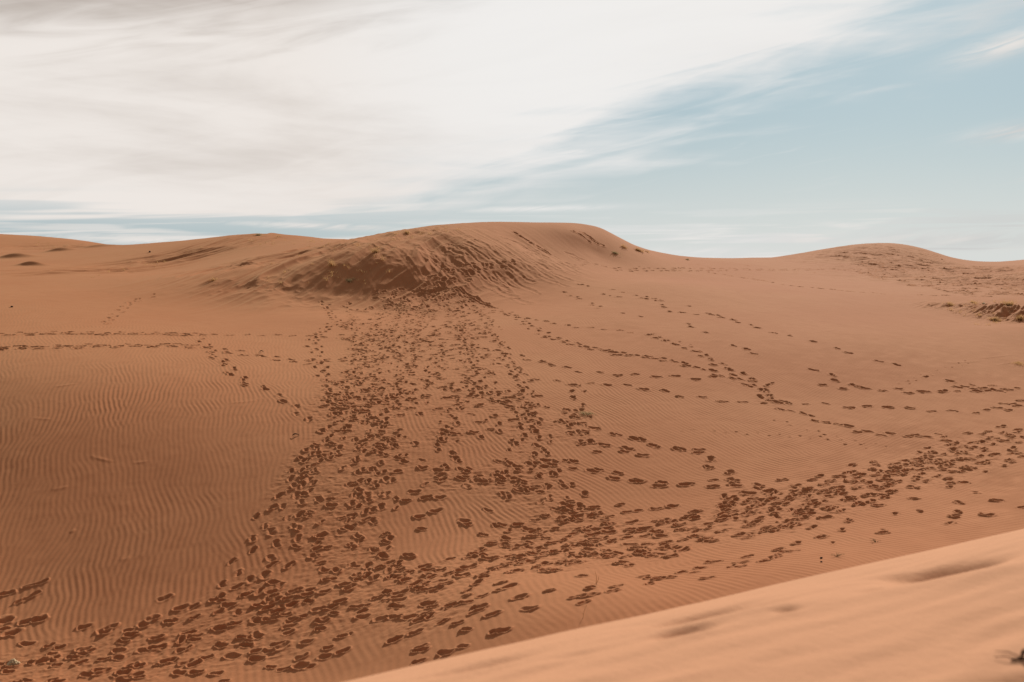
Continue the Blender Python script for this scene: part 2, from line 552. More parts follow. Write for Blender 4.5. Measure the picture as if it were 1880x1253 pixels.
# ripples die out at the foot of the main dune, on its face and on the grassy hummocks
rmask *= 1 - np.clip(1.1 * blob(480, 560, 5.5, 7) + blob(650, 505, 9, 5.5) + blob(860, 470, 8, 5) + blob(300, 540, 9, 7) + .9 * blob(1000, 520, 3, 4.5), 0, 1)
rmask *= np.clip(0.8 + 0.5 * fbm(Xg / 3.5 + 9, Yg / 6, 3, 95), 0.5, 1)
RIP = R * amp * rmask
# near ridge: long soft ripples along the crest
n_w = 0.35 * fbm(FGA / 1.3, FGS / .8, 2, 13)
fgr = np.sin(2 * np.pi * (FGS / 0.17 + n_w * 1.5 + 0.12 * FGA)) * (0.6 + .5 * vnoise(FGA / .8, FGS / .4, 14))
fgn = is_fg * sstep(FGS, 0.9, -0.3)
RIP += fgn * (0.0028 * fgr + 0.012 * fbm(FGA / 1.1, FGS / .3, 3, 15))

# ------------------------------------------------------------------ tracks
rng = random.Random(11)
prints = []        # x, y, heading, length, width, depth, rim


def add_print(x, y, ang, L=.31, W=.12, dep=.05, rim=.022):
    prints.append((x, y, ang, L, W, dep, rim))


def px_path(path, n=None):
    pts = []
    for (x, y) in path:
        g = ground(x, y)
        if g:
            pts.append((g[0], g[1]))
    return pts


def trail(path, step=.62, dep=.05, rim=.016, people=1, spread=0.0, jit=.05, skip=0.0, L=.31, W=.13):
    pts = px_path(path)
    for k in range(people):
        off = rng.uniform(-spread, spread) if people > 1 else 0
        ph = rng.uniform(0, step)
        side = rng.choice((-1, 1))
        acc = 0
        for a, b in zip(pts[:-1], pts[1:]):
            dx, dy = b[0] - a[0], b[1] - a[1]
            ln = math.hypot(dx, dy)
            if ln < 1e-6:
                continue
            dx, dy = dx / ln, dy / ln
            t = ph - acc
            while t < ln:
                if t >= 0:
                    if rng.random() >= skip:
                        o = off + side * .10 + rng.gauss(0, jit)
                        x = a[0] + dx * t - dy * o
                        y = a[1] + dy * t + dx * o
                        s = rng.uniform(.75, 1.2)
                        add_print(x, y, math.atan2(dy, dx) + side * -.12 + rng.gauss(0, .12), L * s, W * s * rng.uniform(.85, 1.25), dep * rng.uniform(.7, 1.2), rim * rng.uniform(.7, 1.3))
                    side = -side
                t += step * rng.uniform(.9, 1.1)
                ph = acc + t
            acc += ln
            off += rng.gauss(0, .08) if people > 1 else 0


def inside(p, poly):
    c = False
    j = len(poly) - 1
    for i in range(len(poly)):
        if (poly[i][1] > p[1]) != (poly[j][1] > p[1]) and p[0] < (poly[j][0] - poly[i][0]) * (p[1] - poly[i][1]) / (poly[j][1] - poly[i][1]) + poly[i][0]:
            c = not c
        j = i
    return c


def scatter(poly, n, dep=.034, ang=None, L=.24, W=.11, rim=.021, spread=.5):
    xs = [p[0] for p in poly]
    ys = [p[1] for p in poly]
    k = 0
    while k < n:
        p = (rng.uniform(min(xs), max(xs)), rng.uniform(min(ys), max(ys)))
        if not inside(p, poly):
            continue
        k += 1
        g = ground(*p)
        if g is None:
            continue
        a = rng.uniform(0, math.pi * 2) if ang is None else ang + rng.gauss(0, spread)
        s = rng.uniform(.8, 1.25)
        add_print(g[0], g[1], a, L * s, W * s, dep * rng.uniform(.6, 1.25), rim * rng.uniform(.6, 1.4))


# left: two level trails and the branch that drops from them
trail([(-60, 618), (60, 614), (130, 612), (200, 614), (290, 613), (380, 616)], people=5, spread=.5)
trail([(380, 616), (450, 616), (540, 617), (590, 619), (640, 626), (700, 630)])
trail([(-60, 646), (100, 641), (200, 637), (300, 637), (370, 638)], people=5, spread=.6)
trail([(370, 638), (400, 650), (450, 653), (500, 661), (560, 670), (640, 664), (760, 660), (860, 657)], people=2, spread=.5)
trail([(0, 610), (5, 640), (0, 655)], people=2, spread=.5)
trail([(365, 620), (385, 645), (410, 650)], people=1)
trail([(385, 650), (420, 672), (440, 690), (468, 708), (490, 720)], people=2, spread=.25)
trail([(490, 720), (525, 738), (560, 775)], dep=.03)
trail([(590, 560), (612, 590), (592, 606), (568, 625), (575, 660), (582, 690), (600, 715), (600, 745)], people=2, spread=.3)
trail([(300, 540), (240, 556), (215, 575), (190, 595)], dep=.035, rim=.02)
trail([(270, 548), (250, 552), (225, 566)], dep=.03)
# fan below the main dune
S = [
    ([(730, 545), (700, 585), (672, 640), (655, 700), (630, 760), (600, 800), (570, 860), (540, 900)], 5, .9),
    ([(640, 560), (655, 600), (660, 650), (640, 720), (650, 790)], 3, .5),
    ([(755, 545), (735, 600), (715, 680), (700, 740), (690, 800), (682, 860), (690, 920), (660, 970)], 5, .7),
    ([(785, 530), (775, 600), (768, 660), (745, 700), (720, 745)], 5, .6),
    ([(800, 530), (835, 580), (850, 620), (862, 680), (850, 720), (820, 760), (812, 800), (822, 845), (850, 880), (900, 888), (980, 902)], 4, .45),
    ([(830, 540), (870, 580), (888, 620), (905, 660), (925, 700), (938, 760), (945, 810), (955, 850), (990, 890), (1012, 940), (1050, 965)], 5, .9),
    ([(690, 770), (700, 820), (740, 850), (800, 860), (870, 885), (930, 890)], 2, .4),
    ([(860, 700), (900, 740), (960, 760), (980, 800), (990, 850), (1040, 860)], 3, .7),
    ([(740, 790), (745, 830), (740, 850)], 1, .3),
    ([(1050, 700), (1045, 730), (1035, 750), (1060, 790), (1075, 815)], 3, .7),
    ([(810, 640), (800, 690), (760, 720), (720, 745)], 2, .3),
    ([(690, 860), (690, 920), (680, 960)], 2, .3),
    ([(600, 740), (680, 740), (780, 745), (900, 735), (1000, 745)], 4, 1.0),
    ([(650, 620), (740, 625), (850, 615), (900, 600)], 4, 1.1),
]
for path, n, sp in S:
    trail(path, people=max(1, round(n * .8)), spread=sp * .6, jit=.11, L=.24, W=.11, dep=.036, rim=.021)
scatter([(690, 540), (800, 520), (870, 545), (905, 600), (880, 640), (640, 650), (620, 600)], 200, dep=.055, L=.28, W=.15)
scatter([(640, 640), (880, 640), (960, 700), (1000, 790), (700, 830), (590, 780), (600, 700)], 120)
scatter([(600, 700), (720, 700), (730, 760), (600, 800)], 37)
scatter([(560, 790), (700, 790), (700, 930), (530, 940)], 32)
scatter([(560, 920), (650, 940), (760, 1000), (750, 1050), (600, 1060), (540, 980)], 39, dep=.036)
scatter([(900, 840), (1000, 850), (1060, 900), (1070, 960), (1010, 960), (900, 900)], 28)
scatter([(1000, 740), (1070, 750), (1090, 800), (1070, 820), (1020, 790)], 13)
# dark single line on the left of the fan
trail([(575, 830), (540, 880), (520, 915), (486, 935), (478, 955), (474, 975), (466, 995), (450, 1018), (436, 1035), (420, 1065), (405, 1085), (370, 1112), (330, 1135), (250, 1152), (190, 1160)], step=.42, dep=.042, rim=.018, W=.13, L=.27, people=1, spread=.12)
trail([(560, 880), (520, 960), (510, 1000), (525, 1018), (495, 1045), (480, 1075), (470, 1110), (480, 1140)], step=.5, dep=.038, rim=.015, L=.27, W=.12, people=2, spread=.35)
# trails that run to the right
trail([(800, 522), (850, 545), (900, 566), (950, 590), (1000, 622), (1060, 640), (1130, 655), (1190, 660), (1240, 672), (1300, 690), (1370, 712), (1430, 745)], people=2, spread=.3)
trail([(1430, 745), (1500, 770), (1560, 785), (1630, 797), (1690, 797), (1745, 804)], people=2, spread=.15, dep=.052)
trail([(870, 560), (950, 583), (1050, 600), (1110, 605), (1180, 613)], people=1)
trail([(1180, 613), (1230, 630), (1290, 650), (1330, 675), (1390, 700), (1405, 735), (1440, 742)], people=2, spread=.25)
trail([(890, 640), (1000, 668), (1080, 685), (1150, 690), (1210, 692), (1280, 697), (1340, 694), (1400, 705), (1430, 700)])
trail([(880, 655), (960, 690), (1040, 706), (1110, 705), (1180, 715), (1230, 725), (1290, 732), (1360, 740), (1430, 741), (1490, 742), (1570, 748), (1640, 747), (1700, 755), (1780, 757), (1900, 747)], dep=.052)
trail([(1000, 620), (1080, 640), (1160, 655), (1230, 662), (1260, 672)], people=1)
trail([(1060, 790), (1120, 795), (1180, 815), (1240, 830), (1290, 832), (1290, 852), (1340, 882), (1400, 898), (1440, 906)], people=2, spread=.18, dep=.05)
trail([(990, 845), (1080, 862), (1130, 873), (1190, 885), (1250, 890), (1330, 888), (1400, 903)], people=2, spread=.12, dep=.05)
trail([(1060, 795), (1070, 815), (1130, 825), (1185, 838)], people=2, spread=.2)
trail([(1370, 905), (1370, 940), (1400, 960), (1430, 950), (1450, 905)], people=3, spread=.4, dep=.05)
# sparse tracks on the far flank
trail([(1110, 493), (1250, 497), (1350, 495), (1450, 496), (1560, 497), (1660, 498)], people=2, spread=.5, dep=.085, L=.36, W=.18)
trail([(1290, 498), (1340, 506), (1390, 514), (1450, 525), (1560, 535), (1640, 541), (1740, 543)], people=1, dep=.08, skip=.2, L=.36, W=.18)
trail([(1385, 514), (1415, 517)], people=3, spread=.3)
trail([(920, 490), (960, 492), (1010, 490), (1100, 487)], dep=.04)
trail([(1030, 520), (1070, 524), (1120, 545), (1200, 550), (1270, 565), (1330, 585), (1390, 602), (1460, 622), (1540, 642), (1620, 665), (1700, 690)], dep=.07, L=.34, W=.16, skip=.45)
trail([(1030, 530), (1110, 570), (1180, 585), (1250, 592), (1310, 616), (1360, 640), (1430, 662), (1510, 685), (1570, 712), (1680, 722), (1760, 715), (1850, 722)], dep=.07, L=.34, W=.16, skip=.4)
trail([(1100, 528), (1180, 545), (1240, 575), (1310, 580), (1380, 600)], dep=.07, L=.34, W=.16, skip=.4)
trail([(1480, 708), (1560, 712), (1640, 716), (1740, 717), (1900, 718)], dep=.05, skip=.35)
trail([(1690, 692), (1720, 690)], dep=.05)
trail([(1740, 700), (1800, 715), (1860, 710)], people=3, spread=.5, dep=.05)
trail([(1830, 745), (1860, 748), (1900, 740)], people=2, spread=.3)
scatter([(1560, 455), (1680, 455), (1780, 490), (1900, 490), (1900, 545), (1760, 540), (1640, 520), (1560, 500)], 323, dep=.036, L=.45, W=.24, rim=.03)
scatter([(1600, 480), (1560, 500), (1780, 545), (1900, 545), (1900, 520), (1760, 505)], 127, dep=.036, L=.4, W=.22)
scatter([(1180, 486), (1600, 486), (1700, 500), (1500, 505), (1150, 500)], 38, dep=.03)
# along the bottom of the basin
va = math.atan2(1, 1)
for path, n, sp in [
    ([(-80, 1222), (120, 1205), (300, 1185), (430, 1150), (560, 1130), (700, 1095), (800, 1075)], 4, .8),
    ([(-60, 1250), (150, 1235), (350, 1215), (520, 1180), (650, 1150), (760, 1130), (900, 1100)], 3, .6),
    ([(200, 1250), (400, 1235), (600, 1212)], 2, .3),
    ([(760, 1085), (900, 1040), (1000, 1010), (1100, 985), (1200, 965), (1300, 950)], 4, .8),
    ([(840, 1060), (960, 1035), (1060, 1010), (1130, 1020), (1230, 1010)], 4, .7),
    ([(1180, 985), (1300, 960), (1400, 925), (1500, 905), (1580, 890), (1660, 868), (1740, 845), (1800, 825), (1900, 795)], 5, .7),
    ([(1000, 1050), (1150, 1020), (1300, 1000), (1440, 975), (1560, 930), (1680, 900), (1800, 860), (1900, 840)], 4, .7),
    ([(1040, 1110), (1180, 1065), (1280, 1045), (1380, 1030), (1450, 1010)], 2, .3),
    ([(1190, 1070), (1300, 1050), (1450, 1005), (1480, 985), (1560, 950)], 2, .3),
    ([(750, 1200), (830, 1180), (930, 1160)], 3, .3),
    ([(540, 1100), (700, 1060), (840, 1040), (980, 1005)], 2, .6),
    ([(860, 960), (940, 985), (1000, 1000), (1090, 960), (1180, 940)], 3, .6),
    ([(1640, 870), (1720, 850), (1800, 812), (1880, 795)], 3, .5),
    ([(1440, 900), (1540, 890), (1640, 855)], 3, .5),
    ([(820, 1150), (900, 1120), (1000, 1100), (1090, 1080)], 2, .4),
]:
    trail(path, people=n, spread=sp, jit=.12, step=.66, dep=.038, L=.27, W=.10, rim=.021)
scatter([(960, 960), (1100, 930), (1220, 980), (1300, 1010), (1080, 1060), (930, 1060), (860, 1020)], 69, dep=.036, ang=.3)
scatter([(380, 1080), (700, 1020), (900, 1040), (700, 1130), (420, 1170)], 19, dep=.036, ang=.3)
scatter([(1300, 930), (1640, 860), (1880, 800), (1880, 860), (1560, 950), (1300, 1000)], 59, dep=.036, ang=.55)
scatter([(1500, 980), (1700, 920), (1880, 880), (1880, 940), (1640, 990)], 12, dep=.03, ang=.8, L=.22, W=.12)
scatter([(-20, 1190), (300, 1170), (560, 1150), (560, 1250), (-20, 1253)], 21, dep=.036, ang=.3)
scatter([(740, 860), (840, 870), (900, 960), (760, 1000), (700, 940)], 9, dep=.036)
for (x, y) in [(760, 905), (770, 950), (800, 940), (810, 915), (850, 960), (730, 868), (835, 800), (870, 797), (1235, 930), (1205, 935), (1220, 955), (1330, 950),
               (155, 1152), (190, 1160), (260, 1150), (330, 1120), (590, 985), (640, 970), (300, 1100)]:
    g = ground(x, y)
    add_print(g[0], g[1], rng.uniform(-.5, .5), .28, .14, .045, .02)
scatter([(450, 1090), (700, 1050), (900, 1060), (1000, 1080), (800, 1160), (640, 1200), (450, 1200)], 36, dep=.05, ang=.3)
# animal tracks: fine dotted lines
for path in [[(1240, 790), (1330, 795), (1440, 800), (1520, 805), (1600, 825)], [(1640, 715), (1700, 690), (1780, 665)], [(1180, 610), (1240, 628), (1290, 640)], [(1420, 770), (1560, 810), (1640, 822)]]:
    trail(path, step=.28, dep=.02, rim=.006, L=.1, W=.07, jit=.03)
print("prints", len(prints))

# slides and grooves: x, y, angle, length, width, depth, rim
grooves = []


def groove(x0, y0, x1, y1, W=.3, dep=.06, rim=.03):
    a, b = ground(x0, y0), ground(x1, y1)
    if a is None or b is None:
        return
    ln = math.hypot(b[0] - a[0], b[1] - a[1])
    if ln > 12:
        return
    prints.append(((a[0] + b[0]) / 2, (a[1] + b[1]) / 2, math.atan2(b[1] - a[1], b[0] - a[0]), ln, W, dep, rim))


grv_start = len(prints)
for k in range(60):
    t = rng.random()
    s = rng.random()
    # the face between crest and foot, running down to the right
    cx_, cy_ = 730 + 240 * t, 440 - 4 * t
    fx_, fy_ = cx_ + 100, 528 - 52 * t
    sx, sy = cx_ + (fx_ - cx_) * s, cy_ + (fy_ - cy_) * s
    l = rng.uniform(.25, .7)
    groove(sx, sy, sx + (fx_ - cx_) * l, sy + (fy_ - cy_) * l, W=rng.uniform(.22, .45), dep=rng.uniform(.01, .028), rim=rng.uniform(.008, .02))
scatter([(790, 500), (960, 478), (950, 492), (850, 520), (760, 535)], 25, dep=.055, L=.45, W=.22, rim=.03)
for (a, b, c, d) in [(940, 425, 975, 448), (950, 432, 992, 458), (970, 445, 1010, 468), (985, 452, 1013, 470), (1050, 424, 1085, 446), (1065, 426, 1110, 453), (1080, 436, 1105, 452),
                     (860, 545, 905, 566), (850, 540, 880, 556), (835, 528, 870, 548), (845, 530, 900, 560)]:
    groove(a, b, c, d, W=.2, dep=.06, rim=.03)
# small wind-cut ledges and old marks on the smooth slopes
for (a, b, c, d) in [(165, 838, 207, 849), (305, 600, 365, 597), (100, 713, 142, 707), (245, 852, 275, 850), (95, 902, 125, 896), (80, 500, 105, 495), (125, 497, 143, 491), (172, 488, 189, 484), (20, 511, 50, 503), (150, 503, 166, 499),
                     (420, 742, 470, 738), (60, 770, 95, 772), (128, 980, 140, 974), (220, 1030, 240, 1026), (1670, 560, 1730, 548), (1500, 612, 1540, 606), (985, 552, 1010, 550), (1060, 562, 1085, 558), (1715, 593, 1735, 590),
                     (1745, 668, 1800, 664), (1800, 660, 1860, 652), (1830, 672, 1890, 660), (600, 690, 640, 692)]:
    groove(a, b, c, d, W=.09, dep=.0, rim=.006)
# scrapes at the lower left
groove(38, 1080, 88, 1066, .09, .03, .025)
groove(25, 1110, 75, 1088, .08, .02, .03)
groove(-20, 1098, 25, 1088, .12, .03, .03)
groove(-30, 1145, 25, 1136, .2, .06, .03)
groove(-30, 1162, 20, 1154, .1, .03, .03)
for (x, y) in [(48, 1145), (72, 1138), (22, 1163)]:
    g = ground(x, y)
    add_print(g[0], g[1], .5, .3, .17, .08, .03)

# ------------------------------------------------------------------ press the tracks into the sand
PR = np.zeros_like(Z)
COV = np.ones_like(Z)          # how much of the ripples is left
order = list(range(len(prints)))
nprng = np.random.default_rng(5)
for pi in order:
    x, y, ang, L, W, dep, rim = prints[pi]
    r = L * .5 + W * 1.3 + .12
    j0, j1 = np.searchsorted(rows, [y - r, y + r])
    if j1 - j0 < 2:
        continue
    ulo, uhi = (x - r) / (y + APEX), (x + r) / (y + APEX)
    mg = abs(x) * r / (y + APEX) ** 2
    i0, i1 = np.searchsorted(us, [ulo - mg, uhi + mg])
    if i1 - i0 < 2:
        continue
    X = Xg[j0:j1, i0:i1] - x
    Y = Yg[j0:j1, i0:i1] - y
    c, s = math.cos(ang), math.sin(ang)
    u = X * c + Y * s
    v = -X * s + Y * c
    # waisted capsule: heel, arch and ball
    half = L * .5 - W * .5
    uu = np.clip(u, -half, half)
    q = uu / (half + 1e-6)
    bend = W * .12 * q * q if L < 1 else W * .2 * np.sin(q * 3 + pi)
    d = np.hypot(u - uu, v - bend)
    wv = 0.09 * W * vnoise(X * 15 + pi * 3.7, Y * 15 + pi, 3) + (.22 if L < 1 else .1) * W * vnoise(X * 6 + pi, Y * 6 + pi * 2.1, 4)
    wid = W * .5 * (1.0 - .05 * np.cos(q * 2.6 + .3) - .10 * q * q) if L < 1 else W * .5 * (1 + .3 * np.sin(q * 5 + pi))
    e = (d + wv) / wid                                   # 1 at the print's edge
    tilt = (u / L) * (.35 if L < 1 else 0)
    inside_ = 1 - sstep(e, .0, 1.2)
    pit = -dep * inside_ * (1.0 + tilt)
    if dep == 0:                                          # a low wind-cut ledge: one ridge, steep on its near side
        PR[j0:j1, i0:i1] += rim * 1.6 * np.exp(-(d / (W * .7)) ** 2) * (1 - (u / L * 1.6) ** 2).clip(0, 1) * (1 + .4 * vnoise(X * 6 + pi, Y * 6, 8))
        continue
    bank = rim * np.exp(-((e - 1.42) / .5) ** 2) * (1 + .8 * vnoise(X * 9 + pi, Y * 9, 8)) * (1 - .35 * u / L)
    wgt = 1 - sstep(e, 1.05, 2.0)
    blk = PR[j0:j1, i0:i1]
    blk[...] = blk * (1 - wgt * .9) + (pit + bank * np.clip(wgt * 2 + .2, 0, 1))
    COV[j0:j1, i0:i1] *= 1 - .95 * (1 - sstep(e, 1.1, 2.1))
# grain and clods of trampled sand
trod = sstep(1 - COV, .2, .8)
PR += trod * .010 * fbm(Xg * 7, Yg * 7, 2, 101) * (Yg < 48)
# the blurred dips on the near ridge
for (qx, qy, rx, ry, dz, an) in [(1735, 1046, .30, .15, .12, .42), (1800, 1032, .24, .08, .05, .42), (1650, 1052, .2, .06, .02, .42), (1290, 1130, .30, .11, .07, .42), (1380, 1117, .18, .07, .03, .42), (1255, 1161, .13, .05, .04, .42),
                                 (1445, 1124, .07, .03, .022, .42), (1605, 1083, .09, .03, .012, .42), (1050, 1205, .12, .03, .01, .42), (1862, 1248, .16, .05, .03, .3), (880, 1225, .3, .05, .02, .42), (1200, 1150, .2, .05, .01, .42)]:
    g = ground(qx, qy, near=True)
    if g is None:
        print("no ground", qx, qy)
        continue
    c, s = math.cos(an), math.sin(an)
    u = (Xg - g[0]) * c + (Yg - g[1]) * s
    v = -(Xg - g[0]) * s + (Yg - g[1]) * c
    q = (u / rx) ** 2 + (v / ry) ** 2
    PR += is_fg * (-dz * np.exp(-q) + .25 * dz * np.exp(-((u / rx / 1.3) ** 2 + ((v + ry * 1.6) / ry) ** 2)))
# where many feet passed the sand between prints is churned too
gx0, gy0, gh = -40.0, 10.0, .35
gw, gl = 300, 330
den = np.zeros((gl, gw))
for p in prints:
    i, j = int((p[0] - gx0) / gh), int((p[1] - gy0) / gh)
    if 0 <= i < gw and 0 <= j < gl and p[3] > .15:
        den[j, i] += 1
for _ in range(3):
    den = (np.roll(den, 1, 0) + den * 2 + np.roll(den, -1, 0)) / 4
    den = (np.roll(den, 1, 1) + den * 2 + np.roll(den, -1, 1)) / 4
tr = sample_reg(den, gx0, gy0, gh, Xg, Yg)
tr = sstep(tr / gh ** 2, 3.0, 8.0)
churn = 1 - np.abs(fbm(Xg / .21 + 3, Yg / .21, 3, 111)) * 1.6
PR += tr * sstep(Yg, 12, 14) * .011 * churn
COV *= 1 - .65 * tr
H = Z + D + RIP * COV + PR
print("height done")

# ------------------------------------------------------------------ materials
def sand_material(name, tone=1.0, grain=1.0, pale=0.0):
    m = bpy.data.materials.new(name)
    m.use_nodes = True
    g = NT(m.node_tree)
    out = g.new('ShaderNodeOutputMaterial')
    b = g.new('ShaderNodeBsdfPrincipled')
    tc = g.new('ShaderNodeTexCoord')
    P = tc.outputs['Object']
    big = g.noise(P, .11, 4, .55)
    mid = g.noise(P, 1.7, 5, .6)
    fine = g.noise(P, 90, 3, .7)
    a = g.mix(g.smooth(big, .35, .65), (0.35 * tone, 0.129 * tone, 0.056 * tone, 1), (0.37 * tone, 0.147 * tone, 0.066 * tone, 1))
    a = g.mix(g.smooth(mid, .45, .75, 0, .35), a, (0.31 * tone, 0.107 * tone, 0.044 * tone, 1))
    a = g.mix(g.smooth(fine, .58, .8, 0, .35), a, (0.46 * tone, 0.24 * tone, 0.15 * tone, 1))
    a = g.mix(g.smooth(fine, .42, .22, 0, .4), a, (0.20 * tone, 0.075 * tone, 0.04 * tone, 1))
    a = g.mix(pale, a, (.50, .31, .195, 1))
    g.t.links.new(a, b.inputs['Base Color'])
    b.inputs['Roughness'].default_value = .9
    b.inputs['Specular IOR Level'].default_value = .018
    # dust grains scatter light forward: the sand brightens towards a grazing view into the sun
    b.inputs['Sheen Weight'].default_value = .13
    b.inputs['Sheen Roughness'].default_value = .45
    b.inputs['Sheen Tint'].default_value = (1.0, .70, .38, 1)
    bn = g.noise(P, 160, 2, .6)
    bm = g.noise(P, 22, 3, .6)
    hgt = g.math('ADD', g.math('MULTIPLY', bn, .002 * grain), g.math('MULTIPLY', bm, .005 * grain))
    bump = g.new('ShaderNodeBump')
    bump.inputs['Strength'].default_value = .5
    bump.inputs['Distance'].default_value = 1.0
    g.t.links.new(hgt, bump.inputs['Height'])
    g.t.links.new(bump.outputs[0], b.inputs['Normal'])
    g.t.links.new(b.outputs[0], out.inputs[0])
    return m


SAND = sand_material("red_sand")
SUNLIT_SAND = sand_material("sunlit_pale_sand", 1.5, 2.2, .5)  # lighter copy of the red sand: sun on the near crest put into the colour

# ------------------------------------------------------------------ sand meshes, one per dune
V = np.stack([Xg, Yg, H], -1).reshape(-1, 3).astype(np.float32)
fx = .25 * (PX[:-1, :-1] + PX[1:, :-1] + PX[:-1, 1:] + PX[1:, 1:])
Xc = .5 * (Xg[:-1, :-1] + Xg[1:, 1:])
Yc = .5 * (Yg[:-1, :-1] + Yg[1:, 1:])
region = np.zeros(Xc.shape, np.int8)
sc_ = -(Xc + 0.76) * .515 + (Yc - 4.1) * .857
region[sc_ < 3.2] = 1


def poly_mask(pts):
    """cells whose ground plan falls inside a world polygon"""
    poly = [(p[0], p[1]) for p in pts]
    inside_m = np.zeros(Xc.shape, bool)
    j = len(poly) - 1
    for i in range(len(poly)):
        xi, yi = poly[i]
        xj, yj = poly[j]
        if abs(yi - yj) > 1e-9:
            inside_m ^= ((yi > Yc) != (yj > Yc)) & (Xc < (xj - xi) * (Yc - yi) / (yj - yi) + xi)
        j = i
    return inside_m


main_front = [ground(*p) for p in [(470, 520), (560, 549), (650, 549), (750, 534), (830, 514), (880, 494), (940, 479), (1010, 470), (1090, 463), (1150, 465), (1220, 470)]]
main_poly = main_front + [(17, 96), (0, 100), (-12, 96), (-11.5, 80), (-12, 68)]
region[poly_mask(main_poly) & (region == 0)] = 2
rd = [ground(*p) for p in [(1450, 480), (1520, 492), (1620, 500), (1720, 510), (1780, 512)]]
right_poly = rd + [(47, 92), (44, 99), (46, 125), (26, 125), (24, 100)]
region[poly_mask(right_poly) & (region == 0)] = 3
lf = [(-90, 92), (-60, 88)] + [ground(*p)[:2] for p in [(0, 490), (100, 478), (200, 468), (260, 462)]] + [(-31, 100), (-34, 140), (-60, 160), (-110, 150)]
region[poly_mask(lf) & (region == 0)] = 4
ls = [ground(*p)[:2] for p in [(100, 520), (200, 516), (300, 500), (400, 500), (470, 522)]] + [(-12.2, 68), (-11.7, 80), (-12, 96), (-30, 99.5), (-31, 92), (-33, 80)]
region[poly_mask(ls) & (region == 0)] = 5

idx = np.arange(NR * NC).reshape(NR, NC)
quads = np.stack([idx[:-1, :-1], idx[:-1, 1:], idx[1:, 1:], idx[1:, :-1]], -1)


def tag(o, label=None, cat=None, group=None, kind=None):
    if label:
        o['label'] = label
    if cat:
        o['category'] = cat
    if group:
        o['group'] = group
    if kind:
        o['kind'] = kind
    return o


for rid, name, label, cat in [
    (0, 'sand', 'rippled red sand floor of the wide basin covered in trails of footprints', 'sand'),
    (1, 'near_dune', 'pale sunlit dune ridge close to the viewer, out of focus, above the footprint basin', 'dune'),
    (2, 'crested_dune', 'tallest dune with long smooth crest and slide marks down its shaded face', 'dune'),
    (3, 'rounded_dune', 'rounded dune on the skyline right of the flat saddle, pocked all over with prints', 'dune'),
    (4, 'far_dune', 'low distant dune on the skyline left of the grassy shoulder', 'dune'),
    (5, 'grassy_dune', 'wind-cut low dune with ragged grassy ledges, left of the tallest dune', 'dune'),
]:
    q = quads[region == rid]
    used = np.unique(q)
    remap = np.full(NR * NC, -1, np.int32)
    remap[used] = np.arange(len(used))
    q = remap[q]
    me = bpy.data.meshes.new(name)
    me.vertices.add(len(used))
    me.vertices.foreach_set('co', V[used].ravel())
    me.loops.add(q.size)
    me.loops.foreach_set('vertex_index', q.ravel().astype(np.int32))
    me.polygons.add(len(q))
    me.polygons.foreach_set('loop_start', np.arange(0, q.size, 4, dtype=np.int32))
    me.polygons.foreach_set('use_smooth', np.ones(len(q), bool))
    me.update(calc_edges=True)
    me.materials.append(SUNLIT_SAND if rid == 1 else SAND)
    o = bpy.data.objects.new(name, me)
    scene.collection.objects.link(o)
    tag(o, label, cat, None, 'structure')


# ------------------------------------------------------------------ small things lying on the sand
def plain(name, col, rough=.8, noise_scale=None, col2=None):
    m = bpy.data.materials.new(name)
    m.use_nodes = True
    g = NT(m.node_tree)
    out = g.new('ShaderNodeOutputMaterial')
    b = g.new('ShaderNodeBsdfPrincipled')
    b.inputs['Roughness'].default_value = rough
    b.inputs['Specular IOR Level'].default_value = .05
    tc = g.new('ShaderNodeTexCoord')
    n = g.noise(tc.outputs['Object'], noise_scale or 6, 4, .6)
    a = g.mix(g.smooth(n, .35, .65), (*col, 1), (*(col2 or tuple(c * .6 for c in col)), 1))
    g.t.links.new(a, b.inputs['Base Color'])
    if 'straw' in name:
        tr = g.new('ShaderNodeBsdfTranslucent')
        g.t.links.new(a, tr.inputs[0])
        mx = g.new('ShaderNodeMixShader')
        mx.inputs[0].default_value = .5
        g.t.links.new(b.outputs[0], mx.inputs[1])
        g.t.links.new(tr.outputs[0], mx.inputs[2])
        g.t.links.new(mx.outputs[0], out.inputs[0])
    else:
        g.t.links.new(b.outputs[0], out.inputs[0])
    return m


STRAW = plain("dry_straw", (.55, .33, .145), .8, 3, (.40, .235, .10))
OLIVE = plain("grey_green_straw", (.36, .26, .13), .8, 3, (.25, .18, .09))
DARK = plain("dark_twig_bark", (.050, .024, .015), .9)
PALE = plain("bleached_stone", (.50, .37, .22), .8, 20, (.36, .25, .14))
DRYLEAF = plain("dark_leaf", (.06, .032, .018), .9)


def link(name, me, mats, loc=(0, 0, 0), rz=0):
    o = bpy.data.objects.new(name, me)
    scene.collection.objects.link(o)
    o.location = loc
    o.rotation_euler = (0, 0, rz)
    for m in mats:
        me.materials.append(m)
    return o


def surf(x, y):
    return float(z_at(x, y, H))


def blade(vs, fs, x, y, z, h, w, ang, lean, curl, r):
    """one tapering bent blade, four segments, folded along its midrib"""
    n = 4
    dx, dy = math.cos(ang), math.sin(ang)
    nx_, ny_ = -dy, dx
    base = len(vs)
    for i in range(n + 1):
        t = i / n
        out = lean * t * h + curl * t * t * h
        zz = z + h * t * (1 - .45 * curl * t) - .03 * (1 - t)
        ww = w * (1 - t * .85) * .5
        cx_, cy_ = x + dx * out, y + dy * out
        vs.append((cx_ - nx_ * ww, cy_ - ny_ * ww, zz))
        vs.append((cx_ + dx * ww * .5, cy_ + dy * ww * .5, zz + ww * .3))
        vs.append((cx_ + nx_ * ww, cy_ + ny_ * ww, zz))
    for i in range(n):
        a = base + i * 3
        fs.append((a, a + 1, a + 4, a + 3))
        fs.append((a + 1, a + 2, a + 5, a + 4))


